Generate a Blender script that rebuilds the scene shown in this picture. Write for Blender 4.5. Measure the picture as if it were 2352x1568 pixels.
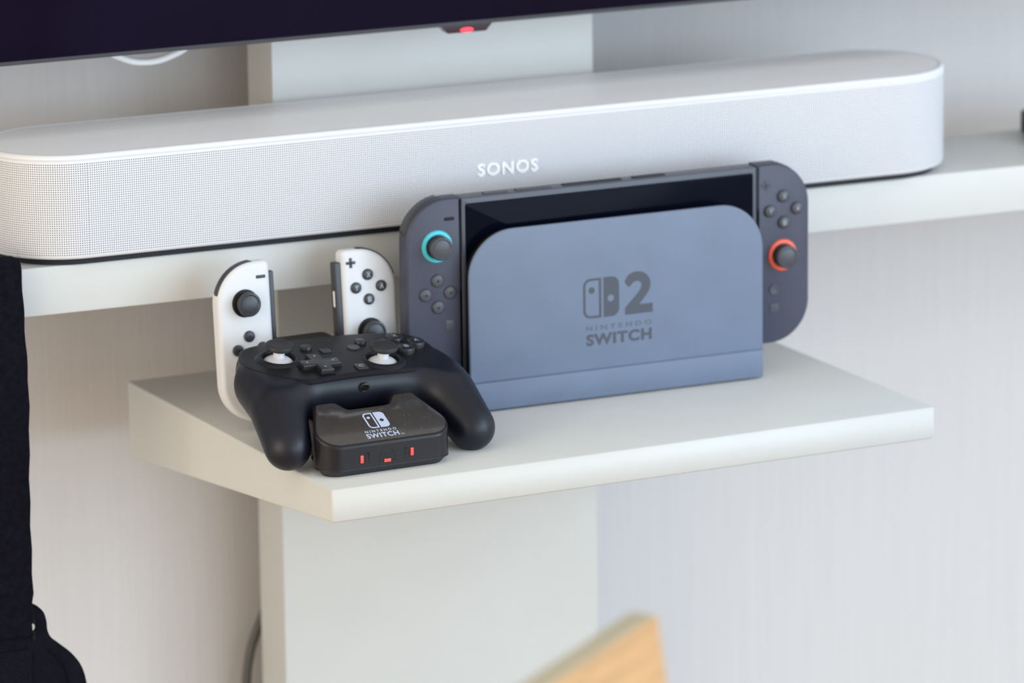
import bpy, math, random
import numpy as np
from mathutils import Matrix, Vector

for o in list(bpy.data.objects):
    bpy.data.objects.remove(o, do_unlink=True)
scene = bpy.context.scene
C = scene.collection
rnd = random.Random(7)
MM = 0.001

# ------------------------------------------------------------------ camera
PSI, TH, ROLL = math.radians(22.7904), math.radians(13.7890), math.radians(-0.7356)
CAM = Vector((-1.27565, -3.03917, 0.73204))
fwd = Vector((math.sin(PSI) * math.cos(TH), math.cos(PSI) * math.cos(TH), -math.sin(TH)))
rgt = Vector((math.cos(PSI), -math.sin(PSI), 0))
upv = rgt.cross(fwd)
cr, sr = math.cos(ROLL), math.sin(ROLL)
rx, ux = cr * rgt + sr * upv, -sr * rgt + cr * upv
cam_data = bpy.data.cameras.new('camera')
cam = bpy.data.objects.new('camera', cam_data)
C.objects.link(cam)
m = Matrix((rx, ux, -fwd)).transposed().to_4x4()
m.translation = CAM
cam.matrix_world = m
cam_data.sensor_width = 36.0
cam_data.lens = 12368.4 * 36.0 / 2352.0
cam_data.clip_start = 0.05
cam_data.dof.use_dof = True
cam_data.dof.focus_distance = 3.195
cam_data.dof.aperture_fstop = 6.6
scene.camera = cam

# ------------------------------------------------------------------ light
world = bpy.data.worlds.new('world')
scene.world = world
world.use_nodes = True
bg = world.node_tree.nodes['Background']
bg.inputs[0].default_value = (1.0, 0.97, 0.91, 1)
bg.inputs[1].default_value = 1.02

def area_light(name, loc, target, sx, sy, power, color):
    L = bpy.data.lights.new(name, 'AREA')
    L.shape = 'RECTANGLE'
    L.size, L.size_y, L.energy, L.color = sx, sy, power, color
    o = bpy.data.objects.new(name, L)
    C.objects.link(o)
    o.location = loc
    o.rotation_euler = (Vector(target) - Vector(loc)).to_track_quat('-Z', 'Y').to_euler()
    return o
area_light('window_daylight', (2.45, -2.55, 0.75), (0, 0, 0.0), 1.0, 2.2, 60, (0.585, 0.80, 1.0))
area_light('balcony_daylight', (1.15, -3.4, 0.30), (0, 0, -0.05), 2.2, 1.5, 42, (0.60, 0.81, 1.0))
area_light('room_lamp_glow', (-2.3, -1.0, 0.35), (-0.1, 0.1, -0.1), 1.4, 1.4, 23, (1.0, 0.86, 0.62))

scene.view_settings.view_transform = 'Standard'
scene.view_settings.look = 'None'
scene.view_settings.gamma = 1.0
scene.view_settings.use_curve_mapping = False
scene.view_settings.exposure = 0.0

# ------------------------------------------------------------------ materials
def mat(name, color, rough=0.5, spec=0.5, metal=0.0, var=0.0, var_scale=40.0, bump=0.0, bump_scale=800.0,
        stretch=(1, 1, 1), emit=None, emit_s=0.0, coat=0.0, sheen=0.0, coord='Object'):
    M = bpy.data.materials.new(name)
    M.use_nodes = True
    nt = M.node_tree
    b = nt.nodes['Principled BSDF']
    b.inputs['Base Color'].default_value = (*color, 1)
    b.inputs['Roughness'].default_value = rough
    b.inputs['Specular IOR Level'].default_value = spec
    b.inputs['Metallic'].default_value = metal
    if coat:
        b.inputs['Coat Weight'].default_value = coat
        b.inputs['Coat Roughness'].default_value = 0.04
    if sheen:
        b.inputs['Sheen Weight'].default_value = sheen
    if emit:
        b.inputs['Emission Color'].default_value = (*emit, 1)
        b.inputs['Emission Strength'].default_value = emit_s
    if var or bump:
        tc = nt.nodes.new('ShaderNodeTexCoord')
        mp = nt.nodes.new('ShaderNodeMapping')
        mp.inputs['Scale'].default_value = stretch
        nt.links.new(tc.outputs[coord], mp.inputs['Vector'])
    if var:
        n = nt.nodes.new('ShaderNodeTexNoise')
        n.inputs['Scale'].default_value = var_scale
        n.inputs['Detail'].default_value = 4
        nt.links.new(mp.outputs[0], n.inputs['Vector'])
        r = nt.nodes.new('ShaderNodeMapRange')
        r.inputs['From Min'].default_value, r.inputs['From Max'].default_value = 0.3, 0.7
        r.inputs['To Min'].default_value, r.inputs['To Max'].default_value = 1 - var, 1 + var
        nt.links.new(n.outputs['Fac'], r.inputs['Value'])
        mx = nt.nodes.new('ShaderNodeMix')
        mx.data_type = 'RGBA'
        mx.blend_type = 'MULTIPLY'
        mx.inputs['Factor'].default_value = 1.0
        mx.inputs[6].default_value = (*color, 1)
        cb = nt.nodes.new('ShaderNodeCombineColor')
        for k in range(3):
            nt.links.new(r.outputs[0], cb.inputs[k])
        nt.links.new(cb.outputs[0], mx.inputs[7])
        nt.links.new(mx.outputs[2], b.inputs['Base Color'])
    if bump:
        n2 = nt.nodes.new('ShaderNodeTexNoise')
        n2.inputs['Scale'].default_value = bump_scale
        n2.inputs['Detail'].default_value = 3
        nt.links.new(mp.outputs[0], n2.inputs['Vector'])
        bp = nt.nodes.new('ShaderNodeBump')
        bp.inputs['Strength'].default_value = bump
        bp.inputs['Distance'].default_value = 0.0004
        nt.links.new(n2.outputs['Fac'], bp.inputs['Height'])
        nt.links.new(bp.outputs[0], b.inputs['Normal'])
    return M

m_wall = mat('wallpaper', (0.612, 0.592, 0.602), 0.85, 0.2, var=0.024, var_scale=1.0, stretch=(650, 650, 9), bump=0.6, bump_scale=1.0)
m_floor = mat('oak_floor', (0.50, 0.38, 0.26), 0.5, 0.4, var=0.15, var_scale=3, stretch=(1, 12, 1))
m_ceiling = mat('ceiling_paint', (0.84, 0.83, 0.80), 0.9, 0.2, var=0.02)
m_lacquer = mat('white_lacquer', (0.595, 0.598, 0.592), 0.42, 0.4, var=0.012, var_scale=30, bump=0.05, bump_scale=1500)
m_tvbezel = mat('tv_bezel', (0.042, 0.045, 0.058), 0.35, 0.5, var=0.03)
m_tvscreen = mat('tv_screen', (0.006, 0.004, 0.014), 0.10, 0.05, var=0.3, var_scale=5)
m_tvback = mat('tv_back', (0.02, 0.02, 0.022), 0.6, 0.4, var=0.05)
m_smoked = mat('smoked_plastic', (0.035, 0.018, 0.03), 0.2, 0.4, var=0.05)
m_red_led = mat('red_led', (0.6, 0.02, 0.03), 0.4, emit=(1.0, 0.03, 0.06), emit_s=1.6, var=0.02)
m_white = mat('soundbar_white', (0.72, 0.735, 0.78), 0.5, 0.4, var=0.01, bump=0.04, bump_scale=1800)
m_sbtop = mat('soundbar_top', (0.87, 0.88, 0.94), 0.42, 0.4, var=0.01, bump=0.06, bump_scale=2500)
m_rubber = mat('black_rubber', (0.016, 0.018, 0.026), 0.6, 0.3, var=0.05)
m_letter_w = mat('raised_white', (0.84, 0.85, 0.88), 0.35, 0.5, var=0.01)
m_dock = mat('dock_grey_blue_sheen', (0.136, 0.174, 0.258), 0.5, 0.5, var=0.05, var_scale=35, bump=0.12, bump_scale=2500)  # dark grey plastic, with the window's blue sheen mixed into the colour
m_dockdark = mat('dock_inner', (0.03, 0.034, 0.042), 0.6, 0.3, var=0.05)
m_joy2 = mat('dark_grey_plastic', (0.050, 0.053, 0.084), 0.45, 0.4, var=0.04, bump=0.08, bump_scale=2500)
m_joy2b = mat('dark_button', (0.052, 0.055, 0.070), 0.4, 0.5, var=0.04)
m_tablet = mat('tablet_frame', (0.070, 0.076, 0.105), 0.4, 0.5, var=0.04)
m_glass = mat('black_glass', (0.002, 0.003, 0.009), 0.12, 0.05, var=0.1)
m_cyan = mat('cyan_ring', (0.06, 0.52, 0.62), 0.4, 0.5, var=0.02)
m_orange = mat('coral_ring', (0.85, 0.115, 0.055), 0.4, 0.5, var=0.02)
m_print = mat('dark_print', (0.062, 0.068, 0.092), 0.45, 0.4, var=0.03)
m_print2 = mat('dark_print_faint', (0.092, 0.112, 0.155), 0.45, 0.4, var=0.03)
m_jcwhite = mat('matte_white_plastic', (0.665, 0.675, 0.715), 0.45, 0.4, var=0.01, bump=0.04, bump_scale=2500)
m_jcblack = mat('joycon_black', (0.028, 0.030, 0.038), 0.38, 0.5, var=0.05)
m_jcletter = mat('grey_letter', (0.36, 0.40, 0.47), 0.4, 0.4, var=0.02)
m_pro = mat('pro_black', (0.0042, 0.0052, 0.0130), 0.42, 0.42, var=0.06, bump=0.10, bump_scale=2500)
m_proplate = mat('pro_faceplate', (0.008, 0.0083, 0.0125), 0.44, 0.30, var=0.06, bump=0.06, bump_scale=2500)
m_probtn = mat('pro_button', (0.016, 0.016, 0.020), 0.30, 0.5, var=0.05)
m_procap = mat('stick_rubber', (0.020, 0.021, 0.025), 0.55, 0.4, var=0.05)
m_stickw = mat('stick_white', (0.70, 0.69, 0.75), 0.35, 0.5, var=0.01)
m_black = mat('deep_black', (0.006, 0.006, 0.008), 0.5, 0.3, var=0.05)
m_chg = mat('charger_black', (0.011, 0.0095, 0.013), 0.34, 0.32, var=0.06, bump=0.05, bump_scale=2500)
m_chgbase = mat('charger_base', (0.022, 0.024, 0.027), 0.5, 0.4, var=0.06)
m_gloss = mat('charger_gloss', (0.056, 0.050, 0.049), 0.13, 0.50, var=0.08, var_scale=60)
m_logo = mat('pale_blue_print', (0.50, 0.56, 0.74), 0.45, 0.3, var=0.01)
m_metal = mat('plated_metal', (0.75, 0.72, 0.68), 0.2, 0.5, metal=1.0, var=0.02)
m_icon = mat('icon_black', (0.006, 0.006, 0.007), 0.2, 0.5, var=0.05)
m_redmark = mat('charge_light', (0.75, 0.06, 0.05), 0.4, emit=(1.0, 0.06, 0.045), emit_s=0.35, var=0.02)
m_felt = mat('black_felt', (0.0045, 0.0045, 0.009), 0.95, 0.1, var=0.35, var_scale=260, bump=1.0, bump_scale=900, sheen=0.0)
m_felt2 = mat('black_neoprene', (0.005, 0.0055, 0.010), 0.9, 0.1, var=0.25, var_scale=200, bump=0.7, bump_scale=1200)
m_meshfab = mat('black_mesh', (0.0055, 0.006, 0.011), 0.85, 0.08, var=0.5, var_scale=900, bump=1.0, bump_scale=1300)
m_fuzz = mat('felt_fibre', (0.06, 0.055, 0.05), 0.9, 0.1, var=0.1)
m_dust = mat('dust', (0.45, 0.43, 0.40), 0.9, 0.1, var=0.1)
m_cable_w = mat('white_cable', (0.80, 0.80, 0.83), 0.4, 0.4, var=0.01)
m_cable_k = mat('grey_cable', (0.105, 0.10, 0.10), 0.5, 0.4, var=0.03)
m_wood = mat('oak_veneer', (0.55, 0.315, 0.145), 0.5, 0.35, var=0.14, var_scale=6, stretch=(3, 3, 30), bump=0.1, bump_scale=40)
m_woodedge = mat('oak_edge', (0.50, 0.44, 0.32), 0.6, 0.3, var=0.08, var_scale=20, stretch=(1, 20, 1))
m_box = mat('streaming_box_black', (0.03, 0.032, 0.036), 0.4, 0.5, var=0.03)

# soundbar grille: dark round holes on a square pitch, from the mesh's own UVs
def grille_material():
    M = bpy.data.materials.new('perforated_grille')
    M.use_nodes = True
    nt = M.node_tree
    N, L = nt.nodes, nt.links
    b = N['Principled BSDF']
    b.inputs['Roughness'].default_value = 0.48
    b.inputs['Specular IOR Level'].default_value = 0.4
    uv = N.new('ShaderNodeUVMap'); uv.uv_map = 'UVMap'
    sp = N.new('ShaderNodeSeparateXYZ'); L.new(uv.outputs[0], sp.inputs[0])
    def math_(op, a, bb=None, cc=None):
        n = N.new('ShaderNodeMath'); n.operation = op
        for i, v in enumerate((a, bb, cc)):
            if v is None: continue
            if isinstance(v, (int, float)): n.inputs[i].default_value = v
            else: L.new(v, n.inputs[i])
        return n.outputs[0]
    fx = math_('SUBTRACT', math_('FRACT', math_('ADD', sp.outputs[0], 0.5)), 0.5)
    fy = math_('SUBTRACT', math_('FRACT', math_('ADD', sp.outputs[1], 0.5)), 0.5)
    d = math_('SQRT', math_('ADD', math_('MULTIPLY', fx, fx), math_('MULTIPLY', fy, fy)))
    mr = N.new('ShaderNodeMapRange'); L.new(d, mr.inputs['Value'])
    mr.inputs['From Min'].default_value, mr.inputs['From Max'].default_value = 0.235, 0.295
    mr.inputs['To Min'].default_value, mr.inputs['To Max'].default_value = 1, 0
    lo = math_('GREATER_THAN', sp.outputs[1], -0.5)
    hi = math_('LESS_THAN', sp.outputs[1], 40.5)
    hole = math_('MULTIPLY', mr.outputs[0], math_('MULTIPLY', lo, hi))
    mx = N.new('ShaderNodeMix'); mx.data_type = 'RGBA'
    L.new(hole, mx.inputs['Factor'])
    mx.inputs[6].default_value = (0.715, 0.72, 0.775, 1)
    mx.inputs[7].default_value = (0.03, 0.04, 0.05, 1)
    L.new(mx.outputs[2], b.inputs['Base Color'])
    bp = N.new('ShaderNodeBump'); bp.invert = True
    bp.inputs['Strength'].default_value = 0.4
    bp.inputs['Distance'].default_value = 0.0003
    L.new(hole, bp.inputs['Height']); L.new(bp.outputs[0], b.inputs['Normal'])
    return M
m_grille = grille_material()

# ------------------------------------------------------------------ helpers (all shapes in millimetres)
def finish(name, me, material, parent=None, angle=38, smooth=True):
    me.name = name
    if smooth:
        me.shade_smooth()
        me.set_sharp_from_angle(angle=math.radians(angle))
    me.materials.clear()
    me.materials.append(material)
    o = bpy.data.objects.new(name, me)
    C.objects.link(o)
    if parent:
        o.parent = parent
    return o

def mesh(name, v, f, material, parent=None, angle=38, smooth=True):
    me = bpy.data.meshes.new(name)
    me.from_pydata([tuple(float(c) * MM for c in p) for p in v], [], f)
    me.update()
    return finish(name, me, material, parent, angle, smooth)

def place(o, loc=None, rot=None):
    if loc is not None: o.location = [c * MM for c in loc]
    if rot is not None: o.rotation_euler = [math.radians(a) for a in rot]
    return o

def tag(o, label, cat, group=None):
    o['label'] = label
    o['category'] = cat
    if group: o['group'] = group
    return o

def thing(name, label, cat, loc, rot=(0, 0, 0), group=None):
    o = bpy.data.objects.new(name, None)
    o.empty_display_size = 0.02
    C.objects.link(o)
    place(o, loc, rot)
    return tag(o, label, cat, group)

def struct(o):
    o['kind'] = 'structure'
    return o

def inset(poly, d):
    P = np.array(poly, float); n = len(P)
    out = []
    for i in range(n):
        a, b, c = P[i - 1], P[i], P[(i + 1) % n]
        e1, e2 = b - a, c - b
        e1 /= max(np.hypot(*e1), 1e-9); e2 /= max(np.hypot(*e2), 1e-9)
        n1, n2 = np.array([-e1[1], e1[0]]), np.array([-e2[1], e2[0]])
        k = n1 + n2
        q = max(1 + n1 @ n2, 0.25)
        out.append(b + k * d / q)
    return np.array(out)

def slab(poly, z0, z1, bev=0.0, bev0=None, seg=3):
    """outline (CCW, x/y) extruded from z0 to z1 with rounded rims"""
    if bev0 is None: bev0 = bev
    prof = []
    if bev0 > 0:
        for k in range(seg + 1):
            a = math.pi / 2 * k / seg
            prof.append((bev0 * (1 - math.sin(a)), z0 + bev0 * (1 - math.cos(a))))
    else:
        prof.append((0, z0))
    if bev > 0:
        for k in range(seg + 1):
            a = math.pi / 2 * k / seg
            prof.append((bev * (1 - math.cos(a)), z1 - bev * (1 - math.sin(a))))
    else:
        prof.append((0, z1))
    v, f = [], []
    n = len(poly)
    for d, z in prof:
        q = inset(poly, d) if d > 0 else np.array(poly, float)
        v += [(x, y, z) for x, y in q]
    for k in range(len(prof) - 1):
        for i in range(n):
            j = (i + 1) % n
            f.append((k * n + i, k * n + j, (k + 1) * n + j, (k + 1) * n + i))
    f.append(tuple(range(n - 1, -1, -1)))
    f.append(tuple((len(prof) - 1) * n + i for i in range(n)))
    return v, f

def arc(cx, cy, r, a0, a1, n=8):
    return [(cx + r * math.cos(math.radians(a0 + (a1 - a0) * k / n)), cy + r * math.sin(math.radians(a0 + (a1 - a0) * k / n))) for k in range(n + 1)]

def rrect(x0, y0, x1, y1, r, n=6):
    """r: one radius or (bl, br, tr, tl)"""
    if isinstance(r, (int, float)): r = (r,) * 4
    out = []
    for (cx, cy, a, rr) in ((x0, y0, 180, r[0]), (x1, y0, 270, r[1]), (x1, y1, 0, r[2]), (x0, y1, 90, r[3])):
        sx = 1 if cx == x0 else -1
        sy = 1 if cy == y0 else -1
        if rr <= 0.01: out.append((cx, cy))
        else: out += arc(cx + sx * rr, cy + sy * rr, rr, a, a + 90, max(n, int(rr / 2)))
    return out

def circle(cx, cy, r, n=28):
    return [(cx + r * math.cos(2 * math.pi * k / n), cy + r * math.sin(2 * math.pi * k / n)) for k in range(n)]

def box(x0, y0, z0, x1, y1, z1, bev=0.0):
    return slab([(x0, y0), (x1, y0), (x1, y1), (x0, y1)], z0, z1, bev)

def lathe(prof, cx=0, cy=0, cz=0, n=40):
    v, f = [], []
    for r, z in prof:
        v += [(cx + r * math.cos(2 * math.pi * k / n), cy + r * math.sin(2 * math.pi * k / n), cz + z) for k in range(n)]
    for i in range(len(prof) - 1):
        for k in range(n):
            j = (k + 1) % n
            f.append((i * n + k, i * n + j, (i + 1) * n + j, (i + 1) * n + k))
    if prof[0][0] > 0.01: f.append(tuple(range(n - 1, -1, -1)))
    if prof[-1][0] > 0.01: f.append(tuple((len(prof) - 1) * n + k for k in range(n)))
    return v, f

def tube(path, r, n=12):
    P = [Vector(q) for q in path]
    v, f = [], []
    t = (P[1] - P[0]).normalized()
    ref = t.orthogonal().normalized()
    for i, q in enumerate(P):
        t2 = (P[min(i + 1, len(P) - 1)] - P[max(i - 1, 0)]).normalized()
        ref = (ref - t2 * ref.dot(t2)).normalized()
        b = t2.cross(ref)
        for k in range(n):
            a = 2 * math.pi * k / n
            v.append(tuple(q + (ref * math.cos(a) + b * math.sin(a)) * r))
    for i in range(len(P) - 1):
        for k in range(n):
            j = (k + 1) % n
            f.append((i * n + k, i * n + j, (i + 1) * n + j, (i + 1) * n + k))
    f.append(tuple(range(n - 1, -1, -1)))
    f.append(tuple((len(P) - 1) * n + k for k in range(n)))
    return v, f

def spline(pts, n=10):
    P = [Vector(q) for q in pts]
    P = [P[0] * 2 - P[1]] + P + [P[-1] * 2 - P[-2]]
    out = []
    for i in range(1, len(P) - 2):
        a, b, c, d = P[i - 1:i + 3]
        for k in range(n):
            t = k / n
            out.append(0.5 * ((2 * b) + (c - a) * t + (2 * a - 5 * b + 4 * c - d) * t * t + (3 * b - a - 3 * c + d) * t ** 3))
    out.append(P[-2])
    return out

def join(*parts):
    v, f = [], []
    for pv, pf in parts:
        o = len(v)
        v += list(pv)
        f += [tuple(i + o for i in q) for q in pf]
    return v, f

def curve_mesh(cu):
    o = bpy.data.objects.new('tmp', cu)
    C.objects.link(o)
    dg = bpy.context.evaluated_depsgraph_get()
    me = bpy.data.meshes.new_from_object(o.evaluated_get(dg))
    bpy.data.objects.remove(o)
    bpy.data.curves.remove(cu)
    return me

def flat(name, polys, th, material, parent, loc=(0, 0, 0), rot=(0, 0, 0)):
    """flat shape with holes (even-odd), th thick, lying in x/y with its front at +z"""
    cu = bpy.data.curves.new('tmp', 'CURVE')
    cu.dimensions = '2D'
    cu.fill_mode = 'BOTH'
    cu.extrude = th * MM / 2
    for poly in polys:
        s = cu.splines.new('POLY')
        s.points.add(len(poly) - 1)
        for q, pt in zip(poly, s.points): pt.co = (q[0] * MM, q[1] * MM, 0, 1)
        s.use_cyclic_u = True
    me = curve_mesh(cu)
    return place(finish(name, me, material, parent, smooth=False), loc, rot)

def text(name, s, x0, y0, x1, y1, th, material, parent, z=0.0, bold=0.0, spacing=1.0, rot=(0, 0, 0), loc=None):
    """lettering fitted into the box x0..x1, y0..y1 (local x/y), front at z"""
    cu = bpy.data.curves.new('tmp', 'FONT')
    cu.body = s
    cu.offset = bold
    cu.space_character = spacing
    cu.extrude = 0.02
    cu.resolution_u = 4
    me = curve_mesh(cu)
    co = np.array([v.co[:] for v in me.vertices])
    a, b = co.min(0), co.max(0)
    co = (co - a) / np.maximum(b - a, 1e-6)
    co = np.stack([x0 + co[:, 0] * (x1 - x0), y0 + co[:, 1] * (y1 - y0), z - th + co[:, 2] * th], 1) * MM
    me.vertices.foreach_set('co', co.ravel())
    me.update()
    o = finish(name, me, material, parent, smooth=False)
    if loc is not None: place(o, loc, rot)
    return o

def surface_nets(F, lo, h):
    """smooth closed surface of the zero level of grid F (negative inside)"""
    nx, ny, nz = F.shape
    S = F < 0
    cnt = np.zeros((nx - 1, ny - 1, nz - 1)); acc = np.zeros((nx - 1, ny - 1, nz - 1, 3))
    corner = [(i, j, k) for i in (0, 1) for j in (0, 1) for k in (0, 1)]
    g = lambda c: (slice(c[0], nx - 1 + c[0]), slice(c[1], ny - 1 + c[1]), slice(c[2], nz - 1 + c[2]))
    for a in corner:
        for ax in range(3):
            if a[ax]: continue
            b = list(a); b[ax] = 1
            fa, fb = F[g(a)], F[g(b)]
            cross = (fa < 0) != (fb < 0)
            t = np.where(cross, fa / np.where(cross, fa - fb, 1), 0)
            cnt += cross
            for q in range(3):
                acc[..., q] += np.where(cross, a[q] + (t if q == ax else 0), 0)
    act = cnt > 0
    idx = -np.ones(act.shape, int); idx[act] = np.arange(act.sum())
    ijk = np.argwhere(act)
    V = (ijk + acc[act] / cnt[act][:, None]) * h + np.array(lo)
    faces = []
    for ax in range(3):
        u, w = (ax + 1) % 3, (ax + 2) % 3
        sl0 = [slice(1, -1)] * 3; sl1 = [slice(1, -1)] * 3
        sl0[ax] = slice(0, -1); sl1[ax] = slice(1, None)
        a, b = S[tuple(sl0)], S[tuple(sl1)]
        for flip, sel in ((False, a & ~b), (True, ~a & b)):
            p = np.argwhere(sel) + 1
            p[:, ax] -= 1
            du, dw = np.zeros(3, int), np.zeros(3, int); du[u] = 1; dw[w] = 1
            q = [idx[tuple((p - s * du - t * dw).T)] for s, t in ((1, 1), (0, 1), (0, 0), (1, 0))]
            if flip: q = q[::-1]
            faces += np.stack(q, 1).tolist()
    return V, faces

# ------------------------------------------------------------------ the room
FLOOR = -700.0
WALL = 190.0
struct(mesh('wall_back', *box(-2200, WALL, FLOOR, 2200, WALL + 100, 1700), m_wall, smooth=False))
struct(mesh('floor', *box(-2200, -3600, FLOOR - 40, 2200, WALL, FLOOR), m_floor, smooth=False))

struct(mesh('ceiling', *box(-2200, -3600, 1700, 2200, WALL + 100, 1750), m_ceiling, smooth=False))

# ------------------------------------------------------------------ tv stand
stand = thing('tv_stand', 'off-white lacquered TV stand with a slab column and two shelves', 'tv stand', (0, 130, FLOOR))
def stand_part(name, shape, angle=38):
    v, f = shape
    return mesh(name, [(x, y - 130, z - FLOOR) for x, y, z in v], f, m_lacquer, stand, angle)
stand_part('column', box(-113, 115, FLOOR, 109, 160, 560, 1.5))
stand_part('base_plate', box(-290, -60, FLOOR, 290, 175, FLOOR + 18, 2))
stand_part('upper_shelf', box(-640, 9.3, -30.4, 640, 115.5, 0, 1.2))
# lower shelf: thin at the front, deeper towards the column, turned a few degrees
YS, YS2 = math.radians(2.95), math.radians(4.4)
FL = (-192.4, -184.8)
ZL = -105.4
def shelf_pt(u, w):
    return (FL[0] + u * math.cos(YS) - w * math.sin(YS2), FL[1] + u * math.sin(YS) + w * math.cos(YS2))
def lower_shelf():
    W_, D_ = 409.0, 302.0
    side = [(0, -20.2), (D_, -50.0), (D_, 0), (0, 0)]
    prof_x = [(0, 1.3), (0.4, 0.4), (1.3, 0), (W_ - 1.3, 0), (W_ - 0.4, 0.4), (W_, 1.3)]
    v, f = [], []
    for x, d in prof_x:
        q = inset([(a, b) for a, b in side], d)
        # chamfer the four long edges a little
        ring = []
        for i in range(4):
            a, b, c = q[i - 1], q[i], q[(i + 1) % 4]
            ring.append(b + (a - b) / np.hypot(*(a - b)) * 1.0)
            ring.append(b + (c - b) / np.hypot(*(c - b)) * 1.0)
        for w, z in ring:
            X, Y = shelf_pt(x, w)
            v.append((X, Y, ZL + z))
    n = 8
    for i in range(len(prof_x) - 1):
        for k in range(n):
            j = (k + 1) % n
            f.append((i * n + j, i * n + k, (i + 1) * n + k, (i + 1) * n + j))
    f.append(tuple(range(n)))
    f.append(tuple((len(prof_x) - 1) * n + k for k in range(n - 1, -1, -1)))
    f = [q[::-1] for q in f]
    return v, f
stand_part('lower_shelf', lower_shelf(), 60)

# ------------------------------------------------------------------ television
TVZ = 117.0
tv = thing('television', 'large flat television with a black glossy screen above the white soundbar', 'television', (0, 60, TVZ), (0, 0, 0.25))
mesh('housing', *box(-618, 1.5, 0.0, 618, 26, 705, 3), m_tvback, tv)
mesh('mount_box', *box(-210, 24, 120, 210, 56, 430, 6), m_tvback, tv)
_b = mesh('bezel', *slab(rrect(-619, -1, 619, 706, 2), -1.2, 0.9, 0.5), m_tvbezel, tv)
place(_b, (0, 0, 0), (90, 0, 0))
_s = mesh('screen', *slab(rrect(-616.5, 1.6, 616.5, 703, 1), 0.0, 1.1, 0.15), m_tvscreen, tv)
place(_s, (0, 0, 0), (90, 0, 0))
sens = mesh('sensor_housing', *slab([(-17.5, 0.5), (-12.0, -5.8), (14.0, -5.8), (19.5, 0.5)], -10, 0.6, 0.6), m_smoked, tv)
place(sens, (-2.5, 0, 0), (90, 0, 0))
led = mesh('power_light', *slab([(4.6 * math.cos(t * math.pi / 12), 1.5 * math.sin(t * math.pi / 12)) for t in range(24)], 0, 0.5, 0.2), m_red_led, sens)
place(led, (0.5, -4.1, 0.4))

cab = tag(mesh('white_cable', *tube(spline([(-252, 92, 190), (-246, 96, 150), (-232, 98, 117), (-217, 99, 106), (-202, 100, 102.5), (-187, 99, 105), (-173, 98, 114), (-161, 96, 145), (-157, 92, 190)], 14), 2.3), m_cable_w),
          'thin white cable looped behind the television, hanging just below its edge', 'cable')

# ------------------------------------------------------------------ soundbar
sb = thing('soundbar', 'long white soundbar with rounded ends and perforated front grille', 'soundbar', (0, 0, 0))
def stadium(inset_, n=36, m_=60):
    r = 50.0 - inset_
    pts = []
    for k in range(m_): pts.append((-275.5 + 551.0 * k / m_, 50 - r))
    pts += [(275.5 + r * math.cos(math.radians(-90 + 180 * k / n)), 50 + r * math.sin(math.radians(-90 + 180 * k / n))) for k in range(n)]
    for k in range(m_): pts.append((275.5 - 551.0 * k / m_, 50 + r))
    pts += [(-275.5 + r * math.cos(math.radians(90 + 180 * k / n)), 50 + r * math.sin(math.radians(90 + 180 * k / n))) for k in range(n)]
    return pts
def soundbar_shell(prof, cap_top, cap_bot):
    v, f = [], []
    for d, z in prof:
        q = stadium(d); n = len(q)
        v += [(x, y, z) for x, y in q]
    for k in range(len(prof) - 1):
        for i in range(n):
            j = (i + 1) % n
            f.append((k * n + i, k * n + j, (k + 1) * n + j, (k + 1) * n + i))
    if cap_bot: f.append(tuple(range(n - 1, -1, -1)))
    if cap_top: f.append(tuple((len(prof) - 1) * n + i for i in range(n)))
    return v, f
PITCH = 1.396
mesh('foot', *soundbar_shell([(7, 0), (7, 4.8)], True, True), m_rubber, sb)
gprof = [(6.0, 4.3), (2.4, 4.4), (1.0, 5.0), (0.2, 6.2), (0, 7.4), (0, 64.8), (0, 65.4), (0.6, 65.6)]
gv, gf = soundbar_shell(gprof, False, True)
grille = mesh('grille', gv, gf, m_grille, sb)
uvl = grille.data.uv_layers.new(name='UVMap')
st = np.array(stadium(0)); seg_ = np.hypot(*(np.roll(st, -1, 0) - st).T); cum = np.concatenate([[0], np.cumsum(seg_)]); ns = len(st)
zs = [z for _, z in gprof]
for poly in grille.data.polygons:
    vi = list(poly.vertices)
    ii = [q % ns for q in vi]
    wrap = (0 in ii) and (ns - 1 in ii) and len(vi) == 4
    for li, q in zip(poly.loop_indices, vi):
        i = q % ns
        u = cum[ns] if (wrap and i == 0) else cum[i]
        uvl.data[li].uv = (u / PITCH, (zs[q // ns] - 7.5) / PITCH)
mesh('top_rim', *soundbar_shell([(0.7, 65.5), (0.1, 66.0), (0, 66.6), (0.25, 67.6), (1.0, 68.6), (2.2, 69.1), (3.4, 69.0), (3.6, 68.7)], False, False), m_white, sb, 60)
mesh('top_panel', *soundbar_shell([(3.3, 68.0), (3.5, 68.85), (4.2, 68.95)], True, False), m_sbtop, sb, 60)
so = text('brand_lettering', 'SONOS', -20.5, 0, 20.5, 8.4, 0.7, m_letter_w, sb, z=0.7, bold=0.03, spacing=1.2)
place(so, (0, 0.1, 31.0), (90, 0, 0))
dot = mesh('status_light', *lathe([(1.1, 0), (1.1, 0.15), (0.8, 0.25)], n=20), m_letter_w, sb)
place(dot, (-7, 66, 68.9))

# ------------------------------------------------------------------ switch logo shapes
def logo_left(w, h, r, t):
    """hollow left half with a dot"""
    outer = rrect(0, 0, w, h, (r, 0, 0, r))
    inner = rrect(t, t, w - t, h - t, (r - t, 0, 0, r - t))
    return [outer, inner, circle(w * 0.47, h * 0.70, w * 0.165)]
def logo_right(w, h, r):
    return [rrect(0, 0, w, h, (0, r, r, 0)), circle(w * 0.46, h * 0.46, w * 0.21)]

# ------------------------------------------------------------------ console dock and console
DK = (50.1, -55.3, ZL)
dock = thing('console_dock', 'dark grey game console dock with dark logo on its front panel', 'dock', DK, (90, 0, 1.04))
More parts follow.
